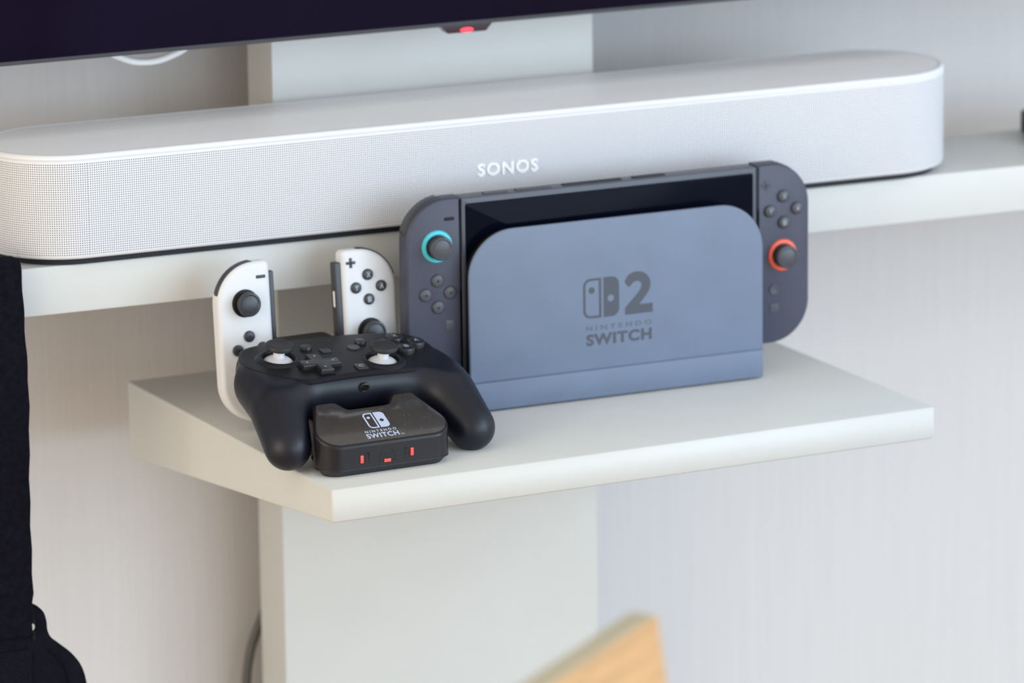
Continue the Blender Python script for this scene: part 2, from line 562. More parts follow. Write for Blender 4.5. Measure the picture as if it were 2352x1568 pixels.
# local: x right, y up, z towards the viewer (front at z = 0)
DO = rrect(-101, 19.2, 101, 115, (0, 0, 30, 30), 16)
mesh('front_panel', *slab(DO, -2.6, 0, 1.0), m_dock, dock)
mesh('slot_shade', *slab(rrect(-99.6, 19.2, 99.6, 113.6, (0, 0, 29, 29), 16), -9.0, -2.4, 0.5), m_black, dock)  # added block, coloured black to stand for the shade inside the slot
mesh('base', *slab(rrect(-101, 1.2, 101, 18.9, 0.0), -50, 0, 0.5), m_dock, dock)
mesh('rear_housing', *slab(rrect(-101, 18, 101, 112, (0, 0, 30, 30), 16), -50, -28, 1.5), m_dock, dock)
mesh('seam', *slab(rrect(-100.2, 17.5, 100.2, 20.5, 0), -48, -0.8), m_dock, dock)
for sx in (-85, 85):
    mesh('foot', *box(sx - 9, 0, -44, sx + 9, 1.6, -4), m_rubber, dock)
lg = flat('logo_left', logo_left(12.4, 25.4, 5.0, 1.55), 0.12, m_print, dock, (-23.9, 52.2, 0.05))
flat('logo_right', logo_right(10.6, 25.4, 5.0), 0.12, m_print, dock, (-9.9, 52.2, 0.05))
def two(w, h):
    """bold numeral 2 outline fitted to w x h"""
    p = [(0.03, 0.74), (0.16, 0.66)]
    p += [(0.165 + 0.0, 0.665)]
    ox, oy = [], []
    outer = [(0.02, 0.78), (0.08, 0.87), (0.18, 0.95), (0.31, 0.99), (0.47, 1.0), (0.63, 0.98), (0.77, 0.92), (0.88, 0.83), (0.93, 0.71), (0.91, 0.58), (0.83, 0.47), (0.70, 0.36), (0.52, 0.215), (1.0, 0.215), (1.0, 0.0), (0.03, 0.0), (0.03, 0.16), (0.40, 0.43), (0.54, 0.535), (0.60, 0.61), (0.615, 0.68), (0.58, 0.74), (0.50, 0.775), (0.40, 0.775), (0.30, 0.74), (0.20, 0.66), (0.14, 0.655)]
    return [[(x * w, y * h) for x, y in outer]]
flat('logo_numeral', two(19.6, 27.0), 0.12, m_print, dock, (4.2, 52.0, 0.05))
text('logo_maker_text', 'NINTENDO', -22, 44.2, 23, 47.4, 0.12, m_print2, dock, z=0.12, bold=0.02, spacing=1.6)
text('logo_product_text', 'SWITCH', -22, 34.6, 23, 42.0, 0.12, m_print, dock, z=0.12, bold=0.04, spacing=1.12)

con = thing('game_console', 'dark grey handheld console with cyan and coral ringed sticks standing in its dock', 'game console', (50.1 + 0.7, -55.3 + 11.5, ZL), (90, 0, 1.04))
# local z: front face at 0, body goes back to -13.5
B0, B1 = 19.3, 135.4
HI, HO = 101.6, 138.3
tab = mesh('tablet', *slab(rrect(-HI + 0.3, B0 + 0.6, HI - 0.3, B1 - 1.0, 0.8), -13.5, -0.2, 0.7), m_tablet, con)
mesh('screen_glass', *slab(rrect(-98.8, 23.5, 98.8, 130.9, 1.5), -0.6, 0.05, 0.15), m_glass, con)
for xa, xb, nm in ((-84, -68, 'power_button'), (-62, -38, 'volume_button'), (18, 40, 'vent'), (-30, 10, 'vent')):
    v, f = slab(rrect(xa, B1 - 1.2, xb, B1 - 0.2, 0.4), -9, -4.5, 0.3)
    mesh(nm, v, f, m_joy2b if nm != 'vent' else m_dockdark, con)

def stick(parent, ring_mat, x, y, z0=0.0, ringr=(7.4, 10.3)):
    if ring_mat:
        mesh('stick_ring', *lathe([(ringr[0], -0.5), (ringr[0], 0.9), (ringr[0] + 0.6, 1.3), (ringr[1] - 0.5, 1.0), (ringr[1], 0.0), (ringr[1], -0.5)], x, y, z0), ring_mat, parent, 30)
    mesh('stick_cap', *lathe([(6.6, -0.4), (5.6, 2.0), (5.4, 4.4), (6.9, 5.2), (7.5, 6.1), (7.5, 7.2), (7.0, 8.1), (6.2, 8.35), (5.8, 8.0), (5.5, 7.75), (4.2, 8.1), (2.0, 8.4), (0.01, 8.5)], x, y, z0), m_joy2b if ring_mat else m_jcblack, parent, 28)

def round_button(parent, mt, x, y, r, h, z0=0.0, name='button'):
    return mesh(name, *lathe([(r, -0.5), (r, h * 0.55), (r * 0.93, h * 0.85), (r * 0.75, h), (0.01, h * 1.06)], x, y, z0, 28), mt, parent, 50)

def triangle(parent, mt, x, y, z, s, ang):
    p = [(s * math.cos(math.radians(ang + a)), s * math.sin(math.radians(ang + a))) for a in (0, 120, 240)]
    return flat('arrow_mark', [p], 0.15, mt, parent, (x, y, z))

def shoulder(parent, cx, cy, r, a0, a1, mt, z0, z1, th=2.2, name='shoulder_button'):
    n = 14
    o = arc(cx, cy, r + th, a0, a1, n); i = arc(cx, cy, r - 1.5, a1, a0, n)
    # taper both ends into the body
    o[0] = ((o[0][0] + i[-1][0]) / 2, (o[0][1] + i[-1][1]) / 2); o[-1] = ((o[-1][0] + i[0][0]) / 2, (o[-1][1] + i[0][1]) / 2)
    return mesh(name, *slab(o + i, z0, z1, 0.7), mt, parent)

# attached left controller
jl = mesh('left_controller', *slab(rrect(-HO, B0, -HI, B1, (27, 0.6, 0.6, 27), 18), -14, 0, 1.6, 2.5), m_joy2, con)
shoulder(jl, -HO + 27, B1 - 27, 27, 93, 172, m_jcblack, -12, -3.5, 0.9)
stick(jl, m_cyan, -118.0, 105.9)
for (bx, by, an) in ((-118.2, 84.4, 90), (-126.3, 76.0, 180), (-109.8, 76.2, 0), (-118.0, 67.6, 270)):
    round_button(jl, m_joy2b, bx, by, 4.1, 1.5)
    triangle(jl, m_black, bx, by, 1.62, 1.1, an)
mesh('minus_button', *slab(rrect(-112.8, 121.6, -106.4, 123.6, 0.4), -0.4, 0.5, 0.2), m_black, jl)
mesh('capture_button', *slab(rrect(-113.2, 52.6, -106.6, 58.8, 1.0), -0.4, 0.35, 0.2), m_joy2b, jl)
# attached right controller
jr = mesh('right_controller', *slab(rrect(HI, B0, HO, B1, (0.6, 27, 27, 0.6), 18), -14, 0, 1.6, 2.5), m_joy2, con)
shoulder(jr, HO - 27, B1 - 27, 27, 8, 87, m_jcblack, -12, -3.5, 0.4)
stick(jr, m_orange, 119.5, 76.0)
for (bx, by, s) in ((120.0, 114.1, 'X'), (110.6, 105.2, 'Y'), (129.6, 105.5, 'A'), (120.4, 97.1, 'B')):
    round_button(jr, m_joy2b, bx, by, 4.0, 1.9)
    text('letter', s, bx - 1.2, by - 1.5, bx + 1.2, by + 1.5, 0.1, m_jcletter, jr, z=2.1)
mesh('plus_button', *join(slab(rrect(104.8, 121.0, 111.2, 122.9, 0.3), -0.4, 0.5, 0.2), slab(rrect(107.0, 118.8, 109.0, 125.1, 0.3), -0.4, 0.5, 0.2)), m_print, jr)
mesh('home_button', *lathe([(3.3, -0.4), (3.3, 0.5), (2.9, 0.7), (2.2, 0.5), (0.01, 0.5)], 113.4, 54.2), m_print, jr)
mesh('chat_button', *slab(rrect(110.6, 39.2, 116.6, 44.8, 1.2), -0.4, 0.4, 0.2), m_print, jr)
text('letter', 'C', 112.4, 40.6, 114.8, 43.4, 0.1, m_joy2, jr, z=0.5)

# ------------------------------------------------------------------ charging dock (charger)
CO = (-145.9, -161.7, ZL)
CYAW = 3.8
chg = thing('charging_dock', 'black controller charging dock with glossy sloped panel and white logo', 'charging dock', CO, (0, 0, CYAW))
# local: x right, y back, z up, front bottom edge on y = 0
def plan(ins=0.0, hw0=43.0, hw1=33.0, depth=38.0, r=13.0):
    h0, h1, d, rr = hw0 - ins, hw1 - ins, depth - ins, r - ins
    n0, n1, nd = 12.5 + ins * 0.6, 18.0 + ins * 0.8, depth - 7.5 - ins
    p = arc(-hw0 + r, r, rr, 180, 270, 10) + arc(hw0 - r, r, rr, 270, 360, 10)
    p += [(h0 - 0.7, r + 3.0), (h1 + 1.2, d - 3.0), (h1 + 0.2, d - 0.9), (h1 - 1.2, d)]
    p += [(n1 + 2.0, d), (n1 + 0.4, d - 0.5), (n1 - 0.8, d - 1.8), (n0 + 1.6, nd + 1.2), (n0, nd + 0.3), (n0 - 2.0, nd)]
    m_ = [(-x, y) for x, y in p[22:]][::-1]
    return p + m_
H0, H1, DP = 19.4, 37.2, 38.0
slope = (H1 - H0) / DP
top_h = lambda y: H0 + slope * max(y, 0)
PL = plan()
def charger_body():
    v, f = [], []
    n = len(PL)
    rings = [(0.6, 4.0, None), (-0.25, 4.3, None), (-0.2, 5.0, None), (0.0, 5.3, None), (0.0, None, -1.6), (0.45, None, -0.5), (1.4, None, 0.0)]
    for d, z, off in rings:
        for x, y in plan(d):
            v.append((x, y, z if z is not None else top_h(y) + off))
    for k in range(len(rings) - 1):
        for i in range(n):
            j = (i + 1) % n
            f.append((k * n + i, k * n + j, (k + 1) * n + j, (k + 1) * n + i))
    f.append(tuple(range(n - 1, -1, -1)))
    f.append(tuple((len(rings) - 1) * n + i for i in range(n)))
    return v, f
mesh('body', *charger_body(), m_chg, chg, 16)
# chamfered base under the whole front block
bprof = [(4.8, 0.0), (4.2, 0.4), (1.9, 3.2), (1.4, 4.4)]
BP = arc(-30, 13, 13, 180, 270, 10) + arc(30, 13, 13, 270, 360, 10) + [(35, 41), (26, 50), (-26, 50), (-35, 41)]
v, f = [], []
for d, z in bprof: v += [(x, y, z) for x, y in inset(BP, d)]
nb = len(BP)
for k in range(len(bprof) - 1):
    for i in range(nb):
        j = (i + 1) % nb
        f.append((k * nb + i, k * nb + j, (k + 1) * nb + j, (k + 1) * nb + i))
f += [tuple(range(nb - 1, -1, -1)), tuple((len(bprof) - 1) * nb + i for i in range(nb))]
mesh('base', v, f, m_chgbase, chg)
# glossy panel lying on the slope
PP = plan(1.5)
pv = [(x, y, top_h(y) - 0.3) for x, y in PP] + [(x, y, top_h(y) + 0.25) for x, y in PP] + [(x, y, top_h(y) + 0.45) for x, y in plan(1.8)]
n = len(PP)
pf = [(k * n + i, k * n + (i + 1) % n, (k + 1) * n + (i + 1) % n, (k + 1) * n + i) for k in range(2) for i in range(n)] + [tuple(2 * n + i for i in range(n))]
panel = mesh('gloss_panel', pv, pf, m_gloss, chg)
# print on the panel: helper empties are avoided, marks are turned to the slope
SA = math.degrees(math.atan(slope))
def on_slope(o, x, s, lift=0.55):
    """x across, s millimetres up the slope from the front edge"""
    y = s * math.cos(math.radians(SA)); z = top_h(y) + lift
    return place(o, (x, y, z), (SA, 0, 0))
on_slope(flat('logo_left', logo_left(6.5, 14.2, 2.8, 0.98), 0.06, m_logo, panel), -7.7, 12.3)
on_slope(flat('logo_right', logo_right(6.5, 14.2, 2.8), 0.06, m_logo, panel), -0.3, 12.3)
on_slope(text('logo_maker_text', 'NINTENDO', -11.0, 0, 9.4, 2.2, 0.06, m_logo, panel, bold=0.02, spacing=1.55), -1.2, 8.6)
on_slope(text('logo_product_text', 'SWITCH', -11.2, 0, 9.8, 4.2, 0.06, m_logo, panel, bold=0.025, spacing=1.12), -1.6, 3.5)
on_slope(text('trademark_text', 'TM', 0, 0, 2.2, 0.9, 0.06, m_logo, panel, bold=0.01), 9.0, 3.6)
# charge indicators on the front face (facing -y)
def ring_shape(poly, t): return [poly, [tuple(q) for q in inset(poly, t)]]
def front(o, x, z, lift=0.0): return place(o, (x + 0.2, -0.06 - lift, z - 1.6), (90, 0, 0))
def dots(pts, r): return [circle(x, y, r, 10) for x, y in pts]
jicL = rrect(0, 0, 3.1, 7.2, (1.5, 0.2, 0.2, 1.5))
jicR = rrect(0, 0, 3.1, 7.2, (0.2, 1.5, 1.5, 0.2))
front(flat('joycon_icon', ring_shape(jicL, 0.34) + [circle(1.65, 5.3, 0.55, 14)] + dots(((1.65, 3.5), (1.65, 2.1), (1.0, 2.8), (2.3, 2.8)), 0.33), 0.2, m_icon, chg), -17.0, 8.8)
front(flat('joycon_icon', ring_shape(jicR, 0.34) + [circle(1.45, 3.0, 0.55, 14)] + dots(((1.45, 6.0), (1.45, 4.6), (0.8, 5.3), (2.1, 5.3)), 0.33), 0.2, m_icon, chg), 9.2, 8.9)
pic = [(0, 1.2), (0.5, 0.2), (1.4, 0), (2.2, 0.5), (3.2, 2.9), (4.4, 3.4), (7.6, 3.4), (8.8, 2.9), (9.8, 0.5), (10.6, 0), (11.5, 0.2), (12, 1.2), (11.7, 4.0), (11.0, 7.2), (10.2, 8.6), (8.6, 9.2), (3.4, 9.2), (1.8, 8.6), (1.0, 7.2), (0.3, 4.0)]
plus = [(4.3, 4.2), (4.9, 4.2), (4.9, 4.8), (5.5, 4.8), (5.5, 5.4), (4.9, 5.4), (4.9, 6.0), (4.3, 6.0), (4.3, 5.4), (3.7, 5.4), (3.7, 4.8), (4.3, 4.8)]
ksc = [[(x * 0.89, y * 0.87) for x, y in poly] for poly in ring_shape(pic, 0.42) + [circle(2.9, 6.6, 0.8, 14), circle(7.4, 5.0, 0.8, 14), plus] + dots(((9.2, 7.6), (9.2, 5.8), (8.3, 6.7), (10.1, 6.7)), 0.42)]
front(flat('controller_icon', ksc, 0.2, m_icon, chg), -7.5, 8.2)
for (x, z, w, h) in ((-19.9, 9.6, 2.0, 4.7), (-4.4, 8.3, 4.4, 2.0), (13.0, 10.2, 2.0, 4.7)):
    front(mesh('charge_light', *slab(rrect(0, 0, w, h, 0.3), 0, 0.35, 0.12), m_redmark, chg), x, z)
# cradle, spine and the tower that holds the two white controllers
mesh('cradle', *slab(rrect(-27, 28, 27, 104, 6), 0.3, 25.0, 1.5), m_chg, chg)
mesh('cradle_wall', *slab(rrect(-31, 31, 31, 37, 2), 0.5, 27.0, 1.0), m_chg, chg)
mesh('spine', *slab(rrect(-14, 60, 22, 150, 8), 0.0, 12.0, 2.0), m_chgbase, chg)
mesh('tower', *slab(rrect(-17.5, 117, 25.5, 147, 4), 0.3, 52.5, 2.0), m_chg, chg)
plug = mesh('plug_glint', *tube([(-4.2, 0, 0), (-3.9, 0, 0), (3.9, 0, 0), (4.2, 0, 0)], 1.5, 20), m_metal, chg)  # small metal piece added to give a highlight under the jack
plug['label'] = 'metal piece added for the glint on the charging plug'
place(plug, (3.6, 41.0, 27.0))
# specks of dust on the gloss panel
dv, df = [], []
for k in range(70):
    x, y = rnd.uniform(-33, 36), rnd.uniform(3, 35)
    if abs(x) > 39 - y * 0.25 or (y > 27 and abs(x) < 21): continue
    a, l, w = rnd.uniform(0, 6.28), rnd.choice((0.1, 0.15, 0.2, 0.3, 0.6)), 0.04
    ca, sa = math.cos(a), math.sin(a)
    o = len(dv)
    for (p, q) in ((-l, -w), (l, -w), (l, w), (-l, w)):
        X, Y = x + p * ca - q * sa, y + p * sa + q * ca
        dv.append((X, Y, top_h(Y) + 0.5))
    df.append((o, o + 1, o + 2, o + 3))
ds = mesh('dust', dv, df, m_dust, panel, smooth=False)
ds['kind'] = 'stuff'

# ------------------------------------------------------------------ pro controller
PRO_T = (-146.3, -93.8, -51.8)
pro = thing('gamepad', 'matte black gamepad with two white-stemmed sticks resting on the charging dock', 'game controller', PRO_T)
PM = (Matrix.Rotation(math.radians(2.8), 4, 'Z') @ Matrix.Rotation(math.radians(9.7), 4, 'X') @ Matrix.Rotation(math.radians(1.5), 4, 'Y'))
pro.rotation_euler = PM.to_euler()
HST = 1.15
lo = (-86, -70, -54)
ax_ = [np.arange(lo[0], 87, HST), np.arange(lo[1], 52, HST), np.arange(lo[2], 12, HST)]
GX, GY, GZ = np.meshgrid(*ax_, indexing='ij')
XS = GX - 3.8 * np.clip((14 - GY) / 26.0, 0, 1)
AX = np.abs(XS)
def smin(a, b, k):
    h = np.clip(0.5 + 0.5 * (b - a) / k, 0, 1)
    return b + (a - b) * h - k * h * (1 - h)
def cone(a, b, ra, rb, sz=1.0):
    a, b = np.array(a, float), np.array(b, float)
    d = b - a
    t = np.clip(((AX - a[0]) * d[0] + (GY - a[1]) * d[1] + (GZ - a[2]) * d[2]) / (d @ d), 0, 1)
    r = ra + (rb - ra) * t
    return np.sqrt((AX - a[0] - t * d[0]) ** 2 + (GY - a[1] - t * d[1]) ** 2 + ((GZ - a[2] - t * d[2]) / sz) ** 2) - r
def rbox(c, h, r):
    q = [np.abs(XS - c[0]) - h[0] + r, np.abs(GY - c[1]) - h[1] + r, np.abs(GZ - c[2]) - h[2] + r]
    return np.sqrt(sum(np.maximum(k, 0) ** 2 for k in q)) + np.minimum(np.maximum(np.maximum(q[0], q[1]), q[2]), 0) - r
F = rbox((0, 9.5, -14.5), (58, 31.5, 14.0), 11)
G = cone((51, 6, -14.5), (56.0, -20, -19.5), 17.6, 16.8)
G = np.minimum(G, cone((56.0, -20, -19.5), (60.5, -47.0, -31.5), 16.8, 14.2))
F = smin(F, G, 13)
# gently domed face
F = np.maximum(F, GZ - (0.0 - (AX / 62.0) ** 2 * 2.2 - ((GY - 8) / 40.0) ** 2 * 1.6))
def soften(A):
    for ax in range(3):
        for _ in range(2):
            B = A.copy()
            lo_, hi_ = [slice(None)] * 3, [slice(None)] * 3
            mid = [slice(None)] * 3
            lo_[ax], mid[ax], hi_[ax] = slice(0, -2), slice(1, -1), slice(2, None)
            B[tuple(mid)] = (A[tuple(lo_)] + A[tuple(mid)] + A[tuple(hi_)]) / 3
            A = B
    return A
F = soften(soften(soften(soften(F)))) - 0.4
for (x, y) in ((-40, 11.5), (21.2, -5.6)):
    well = np.maximum(np.hypot(GX - x, GY - y) - 10.4, -9.0 - GZ)
    F = np.maximum(F, -well)
V, Fc = surface_nets(F, lo, HST)
body = mesh('shell', V, Fc, m_pro, pro, 60)
# height of the face above any x/y
inside = F < 0
topk = inside.shape[2] - 1 - np.argmax(inside[:, :, ::-1], axis=2)
topz = np.where(inside.any(2), lo[2] + topk * HST, -8.0)
def face_z(x, y):
    return 0.0 - (abs(x) / 62.0) ** 2 * 2.2 - ((y - 8) / 40.0) ** 2 * 1.6
# face plate
half = [(0, -19.6), (16, -19.9), (28, -20.6), (36, -20.2), (43, -17.0), (48.5, -12.0), (54.5, -5.0), (59.5, 2.5), (62.0, 10), (61.5, 20), (58.5, 29), (52, 35.0), (42, 37.5), (20, 38.5), (0, 38.8)]
full = half + [(-x, y) for x, y in half[-2:0:-1]]
op = [(q.x + 2.0 * min(max((10 - q.y) / 26.0, 0), 1), q.y + (0.04 * q.x if q.y < 0 else 0.04 * q.x * max(0, 1 - q.y / 15))) for q in spline([(x, y, 0) for x, y in full + full[:1]], 6)[:-1]]
cx0, cy0 = 0.0, 9.0
NR = 44
wells = ((-40, 11.5), (21.2, -5.6))
pv, pf = [(cx0, cy0, face_z(cx0, cy0) + 0.4)], []
na = len(op)
for k in range(1, NR + 1):
    s = k / NR
    for (x, y) in op:
        X, Y = cx0 + (x - cx0) * s, cy0 + (y - cy0) * s
        edge = 0.6 if s < 0.985 else 0.3
        pv.append((X, Y, face_z(X, Y) + edge))
for (x, y) in op: pv.append((x, y, face_z(x, y) - 2.0))
def keep(q):
    X = sum(pv[i][0] for i in q) / len(q); Y = sum(pv[i][1] for i in q) / len(q)
    return all(math.hypot(X - wx, Y - wy) > 10.6 for wx, wy in wells)
for i in range(na):
    pf.append((0, 1 + i, 1 + (i + 1) % na))
for k in range(NR):
    for i in range(na):
        j = (i + 1) % na
        pf.append((1 + k * na + i, 1 + (k + 1) * na + i, 1 + (k + 1) * na + j, 1 + k * na + j))
pf = [q for q in pf if keep(q)]
mesh('face_plate', pv, pf, m_proplate, pro, 40)
for (x, y) in wells:
    z = face_z(x, y)
    mesh('stick_collar', *lathe([(10.0, -8.5), (9.9, 0.9), (10.2, 1.7), (10.9, 2.1), (12.0, 1.7), (13.6, 0.7), (14.8, -0.3)], x, y, z, 48), m_proplate, pro, 60)
    stk = mesh('thumbstick', *lathe([(9.8, -5.0), (9.75, -2.0), (8.9, -0.4), (6.6, 1.2), (4.4, 2.0), (3.5, 2.5), (3.3, 8.0)], x, y, z, 36), m_stickw, pro, 60)
    stk['label'] = 'white stick stem and dome'
    mesh('stick_cap', *lathe([(3.0, 7.0), (6.2, 6.9), (7.9, 7.4), (8.65, 8.2), (8.75, 9.2), (8.3, 10.4), (7.4, 10.9), (6.6, 10.85), (6.2, 10.45), (5.0, 10.2), (0.01, 10.0)], x, y, z, 40), m_procap, stk, 30)
    mesh('well_floor', *lathe([(10.6, -8.6), (0.01, -8.4)], x, y, z, 30), m_black, pro)
def pz(x, y): return face_z(x, y) + 0.55
# d-pad
da, dw = 12.3, 4.1
cross = [(-dw, -da), (dw, -da), (dw, -dw), (da, -dw), (da, dw), (dw, dw), (dw, da), (-dw, da), (-dw, dw), (-da, dw), (-da, -dw), (-dw, -dw)]
bigx = [(x + math.copysign(0.9, x), y + math.copysign(0.9, y)) for x, y in cross]
DX, DY = -20.5, -5.6
flat('dpad_well', [bigx], 0.3, m_black, pro, (DX, DY, pz(DX, DY) + 0.05))
dp_ = mesh('dpad', *slab(cross, -0.5, 3.4, 0.8), m_probtn, pro)
place(dp_, (DX, DY, pz(DX, DY)))
for (ax2, ay2, an) in ((0, 8.4, 90), (0, -8.4, 270), (8.4, 0, 0), (-8.4, 0, 180)):
    triangle(dp_, m_jcletter, ax2, ay2, 3.45, 0.9, an)
for (bx, by, s) in ((40.6, 20.6, 'X'), (51.2, 12.2, 'A'), (40.8, 3.6, 'B'), (30.6, 12.0, 'Y')):
    bt = mesh('face_button', *lathe([(5.5, -0.6), (5.5, 3.1), (5.2, 3.8), (4.6, 4.1), (0.01, 4.3)], n=36), m_probtn, pro, 40)
    place(bt, (bx, by, pz(bx, by)))
    text('letter', s, -1.4, -1.7, 1.4, 1.7, 0.08, m_jcletter, bt, z=4.36)
    mesh('button_well', *lathe([(6.2, -0.3), (6.2, 0.06), (0.01, 0.06)], bx, by, pz(bx, by), 36), m_black, pro)
for (bx, by, s) in ((-18.1, 20.8, '-'), (18.4, 21.6, '+')):
    bt = mesh('minus_button' if s == '-' else 'plus_button', *lathe([(3.6, -0.5), (3.6, 1.6), (3.3, 2.1), (2.6, 2.3), (0.01, 2.4)], n=30), m_probtn, pro, 40)
    place(bt, (bx, by, pz(bx, by)))
cb = mesh('capture_button', *slab(rrect(-3.2, -3.2, 3.2, 3.2, 0.7), -0.4, 0.9, 0.25), m_probtn, pro)
place(cb, (-8.0, 14.6, pz(-8, 14.6)))
hb = mesh('home_button', *lathe([(4.0, -0.5), (4.0, 0.7), (3.7, 1.0), (3.2, 0.8), (0.01, 0.8)], n=30), m_joy2b, pro, 40)
place(hb, (11.2, 15.6, pz(11.2, 15.6)))
ccb = mesh('chat_button', *slab(rrect(-3.7, -3.7, 3.7, 3.7, 0.9), -0.4, 1.0, 0.3), m_probtn, pro)
place(ccb, (3.6, -13.0, pz(3.6, -13)))
text('letter', 'C', -1.5, -1.6, 1.5, 1.6, 0.08, m_jcletter, ccb, z=1.1)
lgp = flat('emblem', logo_left(2.6, 5.0, 1.1, 0.4), 0.08, m_probtn, pro, (-2.9, 27.5, pz(0, 30)))
flat('emblem', logo_right(2.6, 5.0, 1.1), 0.08, m_probtn, pro, (0.3, 27.5, pz(0, 30)))
# headphone jack on the edge between the grips
jk = mesh('headphone_jack', *lathe([(3.2, -1.0), (3.2, 0.35), (2.7, 0.7), (2.2, 0.5), (2.1, -1.0)], n=32), m_probtn, pro, 40)
place(jk, (2.2, -22.6, -9.2), (100, 0, 0))
jh = mesh('jack_hole', *lathe([(2.2, 0.0), (0.01, 0.05)], n=24), m_black, jk)
place(jh, (0, 0, 0.05))
# shoulder triggers at the far side
for s in (-1, 1):
    mesh('shoulder_button', *slab(rrect(s * 37 - 16, 28, s * 37 + 16, 41.0, 6), -15, -6.5, 2), m_probtn, pro)
    mesh('trigger', *slab(rrect(s * 38 - 15, 24, s * 38 + 15, 41.5, 7), -30, -16, 3), m_probtn, pro)

# ------------------------------------------------------------------ the two white controllers on the charger tower
JH = 99.2
def joycon(name, label, x_in, x_out, sgn):
    """sgn -1: outer side on the left; local frame x right, y up, z to the viewer"""
    a = math.radians(3.0)
    base = (-148.3, -36.2, ZL + 5.6)
    t = thing(name, label, 'game controller', base, group='white handheld controllers on the charger')
    t.rotation_euler = (Matrix.Rotation(a, 4, 'Z') @ Matrix.Rotation(math.radians(90 - 5.0), 4, 'X')).to_euler()
    xa, xb = min(x_in, x_out), max(x_in, x_out)
    R_ = 25
    rad = (R_, 3.4, 3.4, R_) if sgn < 0 else (3.4, R_, R_, 3.4)
    mesh('shell', *slab(rrect(xa, 0, xb, JH, rad, 18), -11.5, 0, 3.0, 3.2, 5), m_jcwhite, t, 60)
    cx = xa + R_ if sgn < 0 else xb - R_
    a0, a1 = (88, 168) if sgn < 0 else (12, 92)
    shoulder(t, cx, JH - R_, R_, a0, a1, m_jcblack, -7.5, -2.2, 0.8)
    # rail on the inner side
    r0, r1 = (x_in - 0.3, x_in + 3.2) if sgn < 0 else (x_in - 3.9, x_in + 0.3)
    rail = mesh('rail', *slab(rrect(r0, 8, r1, 92.0, 0.8), -9.6, -2.4, 0.6), m_jcblack, t)
    if sgn > 0:
        mesh('rail_light', *slab(rrect(r0 - 0.25, 64, r0 + 2.2, 74.5, 0.8), -7.0, -4.4, 0.4), m_letter_w, rail)
    else:
        mesh('rail_button', *slab(rrect(r1 - 1, 40, r1 + 0.9, 62, 0.8), -9, -5, 0.4), m_jcblack, rail)
    return t
JL = joycon('white_controller', 'white handheld controller with minus key and arrow buttons, clipped to the charger', -22.0, -57.4, -1)
JR = joycon('white_controller', 'white handheld controller with plus key and lettered buttons, clipped beside the charger tower', 26.0, 62.3, 1)
def jc_y(h): return (h - 6.0) / math.cos(math.radians(5.0)) - 0.3
stick(JL, None, -39.6, jc_y(80.4))
mesh('stick_base', *lathe([(8.6, -0.4), (8.6, 0.5), (8.0, 0.9), (6.0, 0.9)], -39.6, jc_y(80.4)), m_black, JL)
for (bx, h, an) in ((-38.2, 59.9, 90), (-46.2, 52.0, 180), (-29.8, 52.2, 0), (-37.9, 44.8, 270)):
    round_button(JL, m_jcblack, bx, jc_y(h), 3.5, 1.5)
    triangle(JL, m_black, bx, jc_y(h), 1.62, 1.0, an)
mesh('minus_button', *slab(rrect(-31.4, jc_y(95.7) - 0.95, -25.4, jc_y(95.7) + 0.95, 0.3), -0.4, 0.5, 0.2), m_jcblack, JL)
mesh('capture_button', *slab(rrect(-33.5, jc_y(33) - 3, -27.5, jc_y(33) + 3, 0.8), -0.4, 0.5, 0.2), m_jcblack, JL)
stick(JR, None, 42.8, jc_y(53.6))
mesh('stick_base', *lathe([(8.6, -0.4), (8.6, 0.5), (8.0, 0.9), (6.0, 0.9)], 42.8, jc_y(53.6)), m_black, JR)
for (bx, h, s) in ((42.8, 89.1, 'X'), (34.5, 81.6, 'Y'), (51.4, 81.3, 'A'), (42.9, 73.8, 'B')):
    round_button(JR, m_jcblack, bx, jc_y(h), 3.5, 1.5)
    text('letter', s, bx - 1.25, jc_y(h) - 1.7, bx + 1.25, jc_y(h) + 1.7, 0.1, m_jcletter, JR, z=1.68, bold=0.02)
yp = jc_y(97.3)
mesh('plus_button', *join(slab(rrect(28.8, yp - 0.85, 35.0, yp + 0.85, 0.25), -0.4, 0.5, 0.2), slab(rrect(31.05, yp - 3.1, 32.75, yp + 3.1, 0.25), -0.4, 0.5, 0.2)), m_jcblack, JR)
mesh('home_button', *lathe([(3.4, -0.4), (3.4, 0.4), (2.8, 0.7), (0.01, 0.6)], 36, jc_y(33)), m_jcblack, JR)

# ------------------------------------------------------------------ black felt strap over the shelf edge
strap = thing('hook_and_loop_strap', 'black felt strap with padded mesh end hanging over the upper shelf edge', 'strap', (-346, 0, 0))
SW = 25.0
path = spline([(0, 27, 1.4), (0, 19, 3.6), (0, 10, 7.6), (0, 3, 7.9), (0, -2.0, 4.0), (0, -3.6, -6), (0, -3.4, -30), (0, -3.0, -90), (0, -3.6, -150), (0, -4.2, -205), (0, -3.9, -222), (0, -3.0, -226.5), (0, 0.5, -228.0)], 8)
v, f = [], []
for i, q in enumerate(path):
    tng = (path[min(i + 1, len(path) - 1)] - path[max(i - 1, 0)]).normalized()
    nrm = Vector((0, tng.z, -tng.y))
    w = SW + 2.0 * math.exp(-((q.z + 75) / 45) ** 2) - (2.2 if q.z > 3 and q.y > 2 else 0) + 0.35 * math.sin(q.z * 0.21)
    if q.z < -200: w -= 1.0
    for sx, sn in ((-w, -1.3), (-w + 0.8, -1.6), (w - 0.8, -1.6), (w, -1.0), (w, 0.9), (w - 0.8, 1.3), (-w + 0.8, 1.3), (-w, 1.0)):
        v.append((sx, q.y + nrm.y * sn, q.z + nrm.z * sn))
